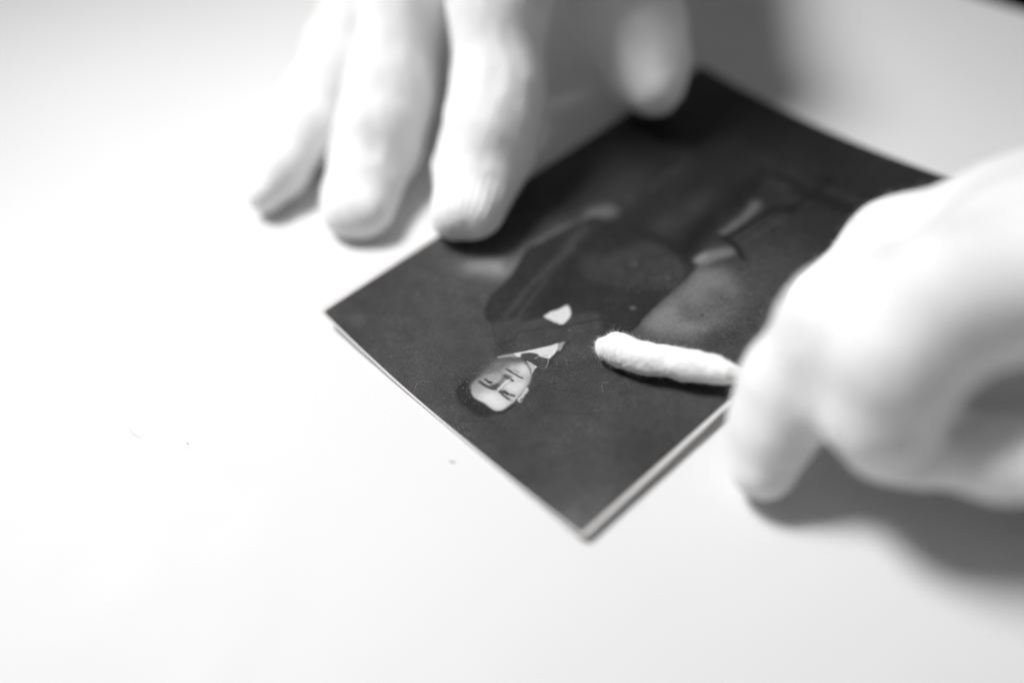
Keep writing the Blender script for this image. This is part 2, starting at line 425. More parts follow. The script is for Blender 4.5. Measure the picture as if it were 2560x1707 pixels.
 ('poly',208,0.251,0.7,1,[(33.63,13.97),(34.09,14.7),(35.27,14.87),(35.34,14.34),(34.67,13.57)]),
 ('poly',150,0.288,0.6,1,[(35.62,15.94),(35.7,16.62),(36.83,15.25),(37.11,14.17),(37.53,12.5),(37.27,12.4),(36.84,14.07)]),
 ('poly',41,0.192,0.85,1,[(30.4,7.85),(31.27,7.17),(32.29,6.83),(33.36,6.91),(34.33,7.16),(35.15,7.2),(36.26,7.21),(37.04,7.39),(37.59,7.9),(37.89,8.75),(37.95,10.05),(38.25,10.11),(38.33,8.46),(37.84,7.45),(36.77,6.75),(35.15,6.54),(33.65,6.31),(32.11,6.34),(30.88,6.81),(30.15,7.62)]),
 ('line',104,0.585,0.85,0.341,[(33.45,10.67),(33.27,11.99),(33.01,12.8),(32.84,13.55)]),
 ('line',230,0.252,0.95,0.165,[(33.91,10.94),(33.86,11.79),(33.75,12.81),(33.85,13.35)]),
 ('line',150,0.135,0.5,0.058,[(34.49,11.33),(34.18,11.78),(34.07,12.28),(34.19,12.98),(34.31,13.39)]),
 ('poly',78,0.233,0.95,1,[(32.07,13.44),(32.65,13.83),(33.61,14.1),(33.89,13.61),(33.12,13.28)]),
 ('line',50,0.155,0.95,0.165,[(34.13,13.68),(34.42,13.72)]),
 ('line',110,0.155,0.6,0.078,[(33.44,13.8),(33.93,13.8)]),
 ('line',62,0.136,0.95,0.126,[(31.68,14.73),(32.62,14.79),(33.7,14.95),(34.61,15.02),(35.17,15.2)]),
 ('line',70,0.196,0.6,0.167,[(31.77,14.77),(32.65,14.89)]),
 ('line',140,0.293,0.7,0.147,[(32.8,15.33),(33.74,15.62)]),
 ('line',134,0.433,0.6,0.197,[(31.2,14.48),(31.92,14.98)]),
 ('line',108,0.215,0.75,0.117,[(31.82,17.66),(33.25,17.73),(34.46,17.46),(35.46,16.85)]),
 ('line',70,0.288,0.95,0.25,[(30.53,9.84),(31.66,9.91),(32.89,10.16),(33.5,10.63)]),
 ('line',74,0.482,0.9,0.386,[(32.76,10.62),(33.2,11.25)]),
 ('line',60,0.213,0.95,0.194,[(30.85,10.81),(31.56,10.79),(32.05,10.98)]),
 ('line',120,0.292,0.4,0.146,[(31.0,10.95),(30.38,10.83)]),
 ('line',36,0.136,0.9,0.165,[(31.71,10.83),(31.99,10.96)]),
 ('line',180,0.077,0.8,0.077,[(32.21,10.89),(32.3,10.92)]),
 ('line',70,0.227,0.95,0.189,[(34.61,10.7),(35.57,10.55),(36.3,10.56),(36.78,10.57)]),
 ('line',118,0.227,0.7,0.142,[(36.58,10.53),(37.35,10.61)]),
 ('line',84,0.382,0.8,0.315,[(34.66,10.82),(35.14,11.18)]),
 ('line',58,0.171,0.92,0.171,[(34.97,11.11),(35.58,11.23),(36.13,11.29),(36.91,11.59)]),
 ('line',110,0.285,0.6,0.19,[(36.32,11.46),(36.91,11.71)]),
 ('line',34,0.133,0.95,0.21,[(35.72,11.16),(35.93,11.25)]),
 ('line',205,0.076,0.9,0.086,[(36.03,11.36),(36.1,11.39)]),
 ('poly',206,0.115,1,1,[(37.17,14.4),(37.64,14.21),(37.93,13.74),(38.09,13.0),(38.39,12.26),(38.63,11.75),(38.63,11.29),(38.19,11.32),(37.79,11.68),(37.61,12.42),(37.45,13.15),(37.17,13.93)]),
 ('line',76,0.114,0.9,0.123,[(38.39,11.68),(38.24,12.12)]),
 ('line',120,0.171,0.7,0.076,[(37.63,12.0),(37.7,12.57)]),
 ('line',140,0.114,0.5,0.038,[(38.0,12.63),(37.72,13.7)]),
 ('poly',160,0.056,1,0,[(28.55,15.5),(29.14,16.55),(30.03,17.93),(30.79,19.0),(31.53,18.29),(31.06,17.63),(30.12,16.96),(28.86,15.38)]),
 ('poly',226,0.056,0.97,0,[(30.07,17.89),(30.79,19.0),(31.81,20.71),(33.51,23.58),(33.94,24.75),(34.95,23.74),(35.28,22.51),(35.45,21.21),(35.04,20.83),(33.8,20.47),(33.16,20.65),(31.23,19.03),(31.49,18.11),(31.13,17.89)]),
 ('poly',168,0.075,0.9,0,[(34.02,24.67),(34.61,25.8),(35.09,24.75),(35.56,23.7),(35.22,23.47)]),
 ('poly',190,0.055,1,0,[(32.71,18.28),(33.65,18.49),(35.03,18.6),(35.33,17.88),(35.7,16.86),(34.78,17.52),(33.72,17.98)]),
 ('line',232,0.055,1,0.119,[(34.96,18.4),(35.12,18.39)]),
 ('poly',76,0.056,1,1,[(31.17,18.51),(31.37,19.23),(32.33,20.21),(33.16,20.53),(33.55,20.28),(33.65,19.5),(33.63,18.73),(32.65,18.56),(31.87,18.42)]),
 ('poly',78,0.055,1,1,[(33.6,19.1),(33.71,19.77),(33.92,20.35),(34.85,20.91),(35.31,21.04),(36.11,20.16),(36.38,19.4),(35.99,18.9),(35.11,18.64),(33.74,18.63)]),
 ('line',190,0.037,0.9,0.06,[(33.59,19.56),(33.64,20.07),(33.64,20.51)]),
 ('line',176,0.037,0.95,0.064,[(35.36,21.05),(35.99,20.33),(36.41,19.43)]),
 ('line',150,0.027,0.9,0.037,[(35.17,18.58),(35.93,18.85),(36.44,19.23)]),
 ('line',44,0.093,0.8,0.139,[(33.89,19.21),(33.98,19.29)]),
 ('line',150,0.056,0.8,0.074,[(34.02,20.71),(34.65,21.54)]),
 ('line',170,0.046,0.9,0.074,[(37.15,21.19),(37.2,21.19)]),
 ('line',96,0.084,0.8,0.07,[(60.31,5.0),(60.43,4.8),(60.45,4.59),(60.35,4.41),(60.16,4.33),(59.94,4.36),(59.75,4.49),(59.62,4.69),(59.61,4.9),(59.71,5.07),(59.89,5.16),(60.12,5.13),(60.31,5.0)]),
 ('line',104,0.075,0.9,0.075,[(51.37,9.86),(51.42,9.85)]),
 ('line',104,0.122,0.9,0.122,[(41.3,2.04),(41.35,2.03)]),
 ('line',96,1.095,0.6,1.173,[(5.4,3.61),(5.72,3.7)]),
 ('poly',92,2.328,0.5,1,[(0.38,1.11),(1.51,3.75),(5.79,3.91),(5.44,1.55)]),
 ('line',110,0.234,0.6,0.117,[(53.34,44.31),(54.05,44.05)]),
 ('line',110,0.233,0.6,0.117,[(54.78,44.17),(55.21,44.04)]),
]

def gauss_blur(a, s):
    if s < 0.25: return a
    r = int(math.ceil(3 * s))
    k = np.exp(-0.5 * (np.arange(-r, r + 1) / s) ** 2); k /= k.sum()
    for ax in (0, 1):
        pad = [(0, 0), (0, 0)]; pad[ax] = (r, r)
        p = np.pad(a, pad, mode='edge')
        out = np.zeros_like(a)
        n = a.shape[ax]
        for i, w in enumerate(k):
            out += w * (p[i:i + n, :] if ax == 0 else p[:, i:i + n])
        a = out
    return a

def catmull(pts, closed, n=8):
    P = [np.array(p, float) for p in pts]
    if len(P) < 3: return np.array(P)
    out = []
    m = len(P)
    rangei = range(m) if closed else range(m - 1)
    for i in rangei:
        if closed:
            p0, p1, p2, p3 = P[i - 1], P[i], P[(i + 1) % m], P[(i + 2) % m]
        else:
            p0, p1, p2, p3 = P[max(i - 1, 0)], P[i], P[i + 1], P[min(i + 2, m - 1)]
        for t in np.linspace(0, 1, n, endpoint=False):
            out.append(0.5 * (2 * p1 + (p2 - p0) * t + (2 * p0 - 5 * p1 + 4 * p2 - p3) * t * t + (3 * p1 - p0 - 3 * p2 + p3) * t ** 3))
    if not closed: out.append(P[-1])
    return np.array(out)

def draw_print():
    """the tones of the printed portrait, drawn on a raster in card millimetres"""
    res = 0.08
    W_, H_ = int(CW / res) + 1, int(CL / res) + 1
    img = np.full((H_, W_), 73.0)
    # two-octave mottling of the painted studio backdrop
    for sc, amp in ((9.0, 5.0), (3.5, 3.0)):
        nz = rng.standard_normal((H_ // 4 + 2, W_ // 4 + 2))
        nz = gauss_blur(nz, sc / res / 4); nz /= nz.std()
        img += amp * np.kron(nz, np.ones((4, 4)))[:H_, :W_]
    for kind, val, blur, op, par, pts in PRINT:
        blur = min(blur, 12.0)
        if kind == 'poly':
            q = catmull(pts, True) if par else np.array(pts, float)
            pad = 3 * blur + 0.5
        else:
            q = catmull(pts, False); pad = par + blur + 0.5
        x0, y0 = q.min(0) - pad; x1, y1 = q.max(0) + pad
        # a coarse raster is enough for the very soft shapes
        i0, i1 = max(0, int(x0 / res)), min(W_, int(x1 / res) + 2)
        j0, j1 = max(0, int(y0 / res)), min(H_, int(y1 / res) + 2)
        if i1 <= i0 or j1 <= j0: continue
        # rasterise on the full padded window, even where it leaves the card
        I0, I1, J0, J1 = int(math.floor(x0 / res)), int(x1 / res) + 2, int(math.floor(y0 / res)), int(y1 / res) + 2
        X, Y = np.meshgrid(np.arange(I0, I1) * res, np.arange(J0, J1) * res)
        if kind == 'poly':
            inside = np.zeros(X.shape, bool)
            a, b = q, np.roll(q, -1, 0)
            for (ax_, ay), (bx, by) in zip(a, b):
                if ay == by: continue
                c = ((ay > Y) != (by > Y)) & (X < (bx - ax_) * (Y - ay) / (by - ay) + ax_)
                inside ^= c
            step = max(1, int(blur / res / 6))
            msk = inside.astype(float)
            if step > 1:
                hh, ww = msk.shape
                small = gauss_blur(msk[::step, ::step], blur / res / step)
                yy = np.minimum(np.arange(hh) / step, small.shape[0] - 1.001); xx = np.minimum(np.arange(ww) / step, small.shape[1] - 1.001)
                yi, xi = np.clip(yy.astype(int), 0, max(small.shape[0] - 2, 0)), np.clip(xx.astype(int), 0, max(small.shape[1] - 2, 0))
                fy, fx = (yy - yi)[:, None], (xx - xi)[None, :]
                y2, x2 = np.minimum(yi + 1, small.shape[0] - 1), np.minimum(xi + 1, small.shape[1] - 1)
                msk = (small[np.ix_(yi, xi)] * (1 - fy) * (1 - fx) + small[np.ix_(y2, xi)] * fy * (1 - fx)
                       + small[np.ix_(yi, x2)] * (1 - fy) * fx + small[np.ix_(y2, x2)] * fy * fx)
            else:
                msk = gauss_blur(msk, max(blur / res, 0.6))
        else:
            d = np.full(X.shape, 1e9)
            for a, b in zip(q[:-1], q[1:]):
                ab = b - a; L2 = max(ab @ ab, 1e-9)
                t = np.clip(((X - a[0]) * ab[0] + (Y - a[1]) * ab[1]) / L2, 0, 1)
                d = np.minimum(d, np.hypot(X - a[0] - t * ab[0], Y - a[1] - t * ab[1]))
            bl = max(blur, 0.08)
            t = np.clip((par + bl - d) / (2 * bl), 0, 1)
            msk = t * t * (3 - 2 * t)
        msk = msk[j0 - J0:j1 - J0, i0 - I0:i1 - I0] * op
        sub = img[j0:j1, i0:i1]
        img[j0:j1, i0:i1] = sub * (1 - msk) + val * msk
    return img, res

card = empty('portrait_photograph', (0, 0, 0))
tag(card, 'old dark portrait card of a standing man in suit and bow tie', 'photograph')

def nonuniform(n_end, a, b, fine, coarse):
    out = [0.0]
    while out[-1] < n_end - 1e-6:
        p = out[-1]
        st = fine if a <= p <= b else coarse
        out.append(min(n_end, p + st))
    if len(out) > 2 and out[-1] - out[-2] < 0.02: out.pop(-2)
    return np.array(out)

def rounded(x, y, w, l, r, x0=0.0, y0=0.0):
    """push points of a rectangle grid inwards so that its corners are round"""
    cx, cy = x.copy(), y.copy()
    for sx in (0, 1):
        for sy in (0, 1):
            ox = x0 + (r if sx == 0 else w - r); oy = y0 + (r if sy == 0 else l - r)
            m = ((x < ox) if sx == 0 else (x > ox)) & ((y < oy) if sy == 0 else (y > oy))
            dx, dy = x[m] - ox, y[m] - oy
            mx = np.maximum(np.abs(dx), np.abs(dy)); d = np.hypot(dx, dy) + 1e-9
            cx[m] = ox + dx * mx / d; cy[m] = oy + dy * mx / d
    return cx, cy

# board: rings of a soft-edged slab following the curl
def build_board():
    nx, ny = 64, 100
    xs, ys = np.linspace(0, 1, nx), np.linspace(0, 1, ny)
    per = [(x, 0.0) for x in xs[:-1]] + [(1.0, y) for y in ys[:-1]] + [(x, 1.0) for x in xs[::-1][:-1]] + [(0.0, y) for y in ys[::-1][:-1]]
    prof = [(0.40, 0.0), (0.14, 0.07), (0.0, 0.22), (0.0, 0.38), (0.08, 0.50), (0.22, CT)]   # inset, height
    V, F = [], []
    for k, (ins, h) in enumerate(prof):
        px = np.array([ins + u * (CW - 2 * ins) for u, v in per]); py = np.array([ins + v * (CL - 2 * ins) for u, v in per])
        px, py = rounded(px, py, CW, CL, 0.9)
        for i, (x, y) in enumerate(zip(px, py)):
            wob = 0.05 * noise.noise((x * 0.35, y * 0.35, 3.0 * h)) + 0.03 * noise.noise((x * 1.7, y * 1.7, h))
            X, Y, _ = card_to_world(x + wob, y + wob)
            V.append((X * MM, Y * MM, (h + curl(x, y)) * MM))
    n = len(per)
    for k in range(len(prof) - 1):
        for i in range(n):
            j = (i + 1) % n
            F.append((k * n + i, k * n + j, (k + 1) * n + j, (k + 1) * n + i))
    # top and bottom sheets as grids stitched to the rings
    for base, h, flip in ((0, 0.0, True), ((len(prof) - 1) * n, CT, False)):
        ins = prof[0][0] if flip else prof[-1][0]
        idx = {}
        for a in range(n):
            u, v = per[a]; idx[(round(u * (nx - 1)), round(v * (ny - 1)))] = base + a
        for j in range(ny):
            for i in range(nx):
                if (i, j) not in idx:
                    x, y = ins + xs[i] * (CW - 2 * ins), ins + ys[j] * (CL - 2 * ins)
                    X, Y, _ = card_to_world(x, y)
                    idx[(i, j)] = len(V); V.append((X * MM, Y * MM, (h + curl(x, y)) * MM))
        for j in range(ny - 1):
            for i in range(nx - 1):
                q = (idx[(i, j)], idx[(i + 1, j)], idx[(i + 1, j + 1)], idx[(i, j + 1)])
                F.append(q[::-1] if flip else q)
    o = link_mesh('card_mount', V, F, M_CARD, card)
    o['label'] = 'pale worn board edge around the dark print'
    return o
build_board()

def build_print():
    img, res = draw_print()
    ins = (1.1, 0.85, 0.34, 0.4)         # left, right, head, foot margins of the bare board
    gx = nonuniform(CW - ins[0] - ins[1], 22, 44, 0.10, 0.26) + ins[0]
    gy = nonuniform(CL - ins[2] - ins[3], 2, 26, 0.11, 0.28) + ins[2]
    X, Y = np.meshgrid(gx, gy)
    x, y = X.ravel(), Y.ravel()
    tone = None
    fx, fy = np.clip((x - PX) / res, 0, img.shape[1] - 1.001), np.clip(y / res, 0, img.shape[0] - 1.001)
    ix, iy = fx.astype(int), fy.astype(int); ax, ay = fx - ix, fy - iy
    tone = (img[iy, ix] * (1 - ax) * (1 - ay) + img[iy, ix + 1] * ax * (1 - ay) + img[iy + 1, ix] * (1 - ax) * ay + img[iy + 1, ix + 1] * ax * ay)
    rx, ry = rounded(x - ins[0], y - ins[2], CW - ins[0] - ins[1], CL - ins[2] - ins[3], 0.6)
    rx += ins[0]; ry += ins[2]
    dx, dy = rx - XC, ry - YC
    c, s = math.cos(PLATE_ANG), math.sin(PLATE_ANG)
    z = CT + 0.035 + curl(rx, ry)
    V = np.stack([(c * dx - s * dy) * MM, (s * dx + c * dy) * MM, z * MM], 1)
    ny, nx = X.shape
    a = np.arange(ny * nx).reshape(ny, nx)
    F = np.stack([a[:-1, :-1], a[:-1, 1:], a[1:, 1:], a[1:, :-1]], -1).reshape(-1, 4)
    me = bpy.data.meshes.new('print')
    me.vertices.add(len(V)); me.vertices.foreach_set('co', V.ravel())
    me.loops.add(F.size); me.loops.foreach_set('vertex_index', F.ravel().astype(np.int32))
    me.polygons.add(len(F)); me.polygons.foreach_set('loop_start', np.arange(0, F.size, 4, dtype=np.int32))
    me.update(calc_edges=True); me.validate()
    me.polygons.foreach_set('use_smooth', [True] * len(me.polygons))
    col = me.color_attributes.new('tone', 'FLOAT_COLOR', 'POINT')
    tone = tone - 9.0 * (1 - tone / 255.0) ** 2        # the black of the print is deep
    L = TONE_GAIN * lin(np.clip(tone, 8, 255))
    rgba = np.ones((len(V), 4), np.float32); rgba[:, :3] = L[:, None]
    col.data.foreach_set('color', rgba.ravel())
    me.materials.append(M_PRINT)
    o = bpy.data.objects.new('print', me); COL.objects.link(o); o.parent = card
    o['label'] = 'dark portrait print of a man in a suit, upside down to the viewer'
    return o
TONE_GAIN = 0.80
build_print()

# ------------------------------------------------------------------ gloved hands
def surface_nets(F, origin, h):
    nx, ny, nz = F.shape
    s = F < 0
    corners = [(i, j, k) for i in (0, 1) for j in (0, 1) for k in (0, 1)]
    def sub(a, c): return a[c[0]:nx - 1 + c[0], c[1]:ny - 1 + c[1], c[2]:nz - 1 + c[2]]
    cnt = sum(sub(s, c).astype(np.int8) for c in corners)
    act = (cnt > 0) & (cnt < 8)
    idx = -np.ones(act.shape, np.int64)
    cells = np.argwhere(act)
    idx[act] = np.arange(len(cells))
    pos = np.zeros((len(cells), 3)); num = np.zeros(len(cells))
    ci, cj, ck = cells.T
    for a in range(8):
        for b in range(a + 1, 8):
            ca, cb = corners[a], corners[b]
            if sum(abs(p - q) for p, q in zip(ca, cb)) != 1: continue
            fa = F[ci + ca[0], cj + ca[1], ck + ca[2]]; fb = F[ci + cb[0], cj + cb[1], ck + cb[2]]
            m = (fa < 0) != (fb < 0)
            t = np.where(m, fa / np.where(m, fa - fb, 1), 0)
            p = np.array(ca)[None] + t[:, None] * (np.array(cb) - np.array(ca))[None]
            pos += np.where(m[:, None], p, 0); num += m
    V = origin + h * (cells + pos / num[:, None])
    Q = []
    for ax in range(3):
        o = [0, 0, 0]; o[ax] = 1
        A = s[:nx - o[0], :ny - o[1], :nz - o[2]]; B = s[o[0]:, o[1]:, o[2]:]
        e = np.argwhere(A != B)
        u, w = [(1, 2), (2, 0), (0, 1)][ax]
        ok = (e[:, u] > 0) & (e[:, w] > 0) & (e[:, u] < F.shape[u] - 1) & (e[:, w] < F.shape[w] - 1)
        e = e[ok]
        fl = A[e[:, 0], e[:, 1], e[:, 2]]
        def cell(du, dw):
            q = e.copy(); q[:, u] -= du; q[:, w] -= dw
            return idx[q[:, 0], q[:, 1], q[:, 2]]
        q = np.stack([cell(1, 1), cell(0, 1), cell(0, 0), cell(1, 0)], 1)
        q[~fl] = q[~fl][:, ::-1]
        Q.append(q)
    return V, np.concatenate(Q)

def smin(a, b, k):
    h = np.clip(0.5 + 0.5 * (b - a) / k, 0, 1)
    return b * (1 - h) + a * h - k * h * (1 - h)

def make_hand(name, fingers, extras, palm, h=0.8, lo=None, hi=None, kf=0.9, kp=7.0, floor=None, seed=0, fold=1.0, fuzz=30000):
    """fingers: lists of (x,y,z,r) joints; palm: list of round cones; all in mm"""
    segs = []
    for f in fingers: segs += list(zip(f[:-1], f[1:]))
    allp = np.array([j for f in fingers for j in f] + [j for e in extras for j in e[:2]] + [j for p in palm for j in p])
    mn = allp[:, :3].min(0) - allp[:, 3].max() - 4 if lo is None else np.array(lo, float)
    mx = allp[:, :3].max(0) + allp[:, 3].max() + 4 if hi is None else np.array(hi, float)
    n = np.ceil((mx - mn) / h).astype(int) + 1
    gx, gy, gz = [(mn[i] + h * np.arange(n[i])).astype(np.float32) for i in range(3)]
    def cone(a, b):
        a, b = np.array(a, np.float32), np.array(b, np.float32)
        ab = b[:3] - a[:3]; L2 = float(ab @ ab) + 1e-6
        px, py, pz = gx[:, None, None] - a[0], gy[None, :, None] - a[1], gz[None, None, :] - a[2]
        t = np.clip((px * ab[0] + py * ab[1] + pz * ab[2]) / L2, 0, 1)
        d = np.sqrt((px - t * ab[0]) ** 2 + (py - t * ab[1]) ** 2 + (pz - t * ab[2]) ** 2)
        ts = t * t * (3 - 2 * t)
        return d - (a[3] + (b[3] - a[3]) * ts)
    total = None
    for fi, f in enumerate(fingers):
        d = None
        for a, b in zip(f[:-1], f[1:]):
            c = cone(a, b)
            d = c if d is None else smin(d, c, 3.0)
        for e in extras:
            if e[2] == fi:
                d = smin(d, cone(e[0], e[1]), e[3])
        total = d if total is None else smin(total, d, kf)
    pal = None
    for a, b in palm:
        c = cone(a, b)
        pal = c if pal is None else smin(pal, c, 10.0)
    if pal is not None: total = smin(total, pal, kp)
    if floor is not None:
        fz = floor(gx[:, None], gy[None, :])[:, :, None] - gz[None, None, :]
        total = np.maximum(total, fz)
    V, Q = surface_nets(total, mn, h)
    # relax
    me = bpy.data.meshes.new(name)
    me.from_pydata((V * MM).tolist(), [], Q.tolist())
    bm = bmesh.new(); bm.from_mesh(me)
    for _ in range(3):
        bmesh.ops.smooth_vert(bm, verts=bm.verts, factor=0.5, use_axis_x=True, use_axis_y=True, use_axis_z=True)
    bm.normal_update()
    co = np.array([v.co for v in bm.verts]) / MM
    # knit coordinates: around and along the nearest finger bone
    best = np.full(len(co), 1e9); K = np.zeros((len(co), 3), np.float32); J = np.zeros(len(co))
    for fi, f in enumerate(fingers):
        run = 0.0
        for a, b in zip(f[:-1], f[1:]):
            a, b = np.array(a), np.array(b)
            ab = b[:3] - a[:3]; L = np.linalg.norm(ab); ax = ab / L
            t = np.clip((co - a[:3]) @ ax / L, 0, 1)
            q = co - a[:3] - t[:, None] * ab
            d = np.linalg.norm(q, axis=1) - (a[3] + t * (b[3] - a[3]))
            upv = np.array([0, 0, 1.0]) - ax * ax[2]; upv /= np.linalg.norm(upv) + 1e-9
            sv = np.cross(ax, upv)
            ang = np.arctan2(q @ sv, q @ upv)
            u = ang * 0.5 * (a[3] + b[3])
            m = d < best
            best[m] = d[m]
            K[m, 0] = u[m]; K[m, 2] = fi * 40.0; K[m, 1] = run + ((co - a[:3]) @ ax)[m]
            # how close to a joint of the finger: that is where the knit bunches up
            J[m] = np.exp(-((np.minimum(t, 1 - t) * L)[m] / 5.0) ** 2)
            run += L
    # loose knit: broad slack plus soft folds that run down the finger
    for i, v in enumerate(bm.verts):
        p = v.co / MM
        w = noise.noise(Vector((p.x * 0.10 + seed, p.y * 0.10, p.z * 0.12))) * 0.6
        r = noise.noise(Vector((K[i, 0] * 0.26 + seed + K[i, 1] * 0.05, K[i, 1] * 0.09, K[i, 2])))
        w += (0.35 + 0.25 * J[i]) * (0.30 - abs(r)) * 1.6
        r2 = noise.noise(Vector((K[i, 0] * 0.22, K[i, 1] * 0.20 + seed, K[i, 2] + 9.0)))
        w += 0.35 * r2
        v.co += v.normal * (w * fold * MM)
    co = np.array([v.co for v in bm.verts]) / MM
    if floor is not None:
        zf = np.array([float(floor(np.array([[p[0]]]), np.array([[p[1]]]))[0, 0]) for p in co])
        for v, z in zip(bm.verts, zf):
            if v.co.z < (z + 0.02) * MM: v.co.z = (z + 0.02) * MM
    bm.to_mesh(me); bm.free()
    at = me.attributes.new('knit', 'FLOAT_VECTOR', 'POINT')
    at.data.foreach_set('vector', K.ravel())
    me.polygons.foreach_set('use_smooth', [True] * len(me.polygons))
    me.materials.append(M_GLOVE)
    o = bpy.data.objects.new(name, me); COL.objects.link(o)
    glove_fuzz(o, me, fuzz)
    return o

def glove_fuzz(o, me, n):
    """short loose fibres of brushed cotton standing off the glove (vectorised)"""
    nv = len(me.vertices)
    co = np.empty(nv * 3); me.vertices.foreach_get('co', co); co = co.reshape(-1, 3)
    no = np.empty(nv * 3); me.vertices.foreach_get('normal', no); no = no.reshape(-1, 3)
    pick = rng.integers(0, nv, n)
    p0 = co[pick] + rng.normal(0, 0.25 * MM, (n, 3)) - no[pick] * 0.1 * MM
    L = rng.uniform(0.5, 1.3, (n, 1)) * MM
    d1 = no[pick] * 0.8 + rng.normal(0, 0.6, (n, 3)); d1 /= np.linalg.norm(d1, axis=1, keepdims=True)
    d2 = d1 + rng.normal(0, 0.6, (n, 3)); d2 /= np.linalg.norm(d2, axis=1, keepdims=True)
    pts = np.stack([p0, p0 + d1 * L * 0.5, p0 + (d1 + d2) * L * 0.5], 1)
    s = np.cross(d1, np.array([0.3, 0.5, 0.81])); s /= np.linalg.norm(s, axis=1, keepdims=True) + 1e-9
    u = np.cross(d1, s)
    V = []
    for i, r in enumerate((0.014, 0.012, 0.005)):
        for k in range(3):
            g = 2 * math.pi * k / 3
            V.append(pts[:, i] + (s * math.cos(g) + u * math.sin(g)) * r * MM)
    V = np.stack(V, 1)
    V[..., 2] = np.maximum(V[..., 2], 0.02 * MM)
    base = (np.arange(n) * 9)[:, None, None]
    q = np.array([[i * 3 + k, i * 3 + (k + 1) % 3, i * 3 + 3 + (k + 1) % 3, i * 3 + 3 + k] for i in range(2) for k in range(3)])
    F = (base + q[None]).reshape(-1, 4)
    fm = bpy.data.meshes.new('glove_fuzz')
    V = V.reshape(-1, 3)
    fm.vertices.add(len(V)); fm.vertices.foreach_set('co', V.ravel())
    fm.loops.add(F.size); fm.loops.foreach_set('vertex_index', F.ravel().astype(np.int32))
    fm.polygons.add(len(F)); fm.polygons.foreach_set('loop_start', np.arange(0, F.size, 4, dtype=np.int32))
    fm.update(calc_edges=True)
    fm.materials.append(M_FIBRE)
    f = bpy.data.objects.new('glove_fuzz', fm); COL.objects.link(f); f.parent = o
    f['kind'] = 'stuff'

def on_card(x, y):
    """height of what lies under a point: the card or the bare table (mm)"""
    c, s = math.cos(-PLATE_ANG), math.sin(-PLATE_ANG)
    cx = c * x - s * y + XC; cy = s * x + c * y + YC
    inside = (cx > -0.2) & (cx < CW + 0.2) & (cy > -0.2) & (cy < CL + 0.2)
    return np.where(inside, CT + 0.05 + curl(np.clip(cx, 0, CW), cy), 0.0).astype(np.float32)

# hand pressing on the card's long edge: fingers point towards the viewer
hand_a = make_hand('gloved_hand',
    # index, middle, ring, little, thumb: (x, y, z, radius) from tip to knuckle
    fingers=[
        [(-32.5, 11.7, 7.0, 3.4), (-29.5, 20.1, 9.4, 5.6), (-26.6, 26.2, 12.6, 8.3), (-24.7, 31.0, 15.0, 8.6), (-23.3, 35.4, 17.8, 8.6), (-21.2, 48.1, 29, 9.6), (-2, 66, 58, 13)],
        [(-53.9, 19.7, 3.9, 3.6), (-51.6, 28.8, 6.3, 5.8), (-48.3, 37.4, 9.6, 8.2), (-46.4, 42.5, 11.6, 8.4), (-45.0, 46.1, 14.2, 8.4), (-40.0, 60.5, 25, 8.6), (-14, 86, 54, 12)],
        [(-72.4, 29.2, 4.2, 3.7), (-68.7, 34.3, 5.4, 4.6), (-63.3, 44.5, 7.5, 5.8), (-56.6, 59.1, 13, 6.6), (-49.4, 70.5, 21, 7.2), (-34, 92, 45, 10.5)],
        [(-67.1, 52.1, 5, 4.2), (-63.5, 58.3, 7.5, 5.2), (-58.2, 69.1, 11, 6), (-52.3, 78.8, 17, 6.6), (-44, 102, 40, 9.5)],
        [(8.1, 38.2, 10.6, 5.0), (7.4, 43.8, 12.5, 8.4), (5.9, 50.9, 17.5, 10.0), (4.3, 58.2, 23, 10.8), (6, 94, 44, 13)],
    ],
    extras=[((-34.3, 17.4, 7.6, 3.7), (-26.4, 17.3, 8.0, 4.0), 0, 4.5), ((-34.8, 11.4, 7.4, 3.9), (-30.0, 11.1, 7.6, 4.1), 0, 5.0), ((-33.7, 24.3, 9.0, 4.2), (-23.5, 24.1, 9.6, 4.6), 0, 4.5), ((-56.6, 26.3, 4.2, 3.8), (-49.4, 25.5, 4.2, 3.9), 1, 4.5), ((-56.2, 20.5, 4.2, 4.0), (-51.3, 19.2, 4.2, 4.2), 1, 5.0), ((-54.9, 34.3, 5.4, 4.2), (-46.5, 32.9, 5.6, 4.2), 1, 4.5)],
    palm=[((-2, 66, 58, 13), (14, 122, 46, 14)), ((-14, 86, 54, 12), (8, 128, 47, 14)), ((-34, 92, 45, 10.5), (0, 134, 46, 14)), ((-44, 102, 40, 9.5), (-6, 138, 43, 13)), ((6, 100, 38, 13), (14, 124, 45, 15)), ((6, 132, 46, 17), (28, 180, 54, 19))],
    floor=on_card, seed=3.0, fold=0.5)
tag(hand_a, 'white knitted glove hand with fingertips and thumb pressed on the card edge and table', 'hand')

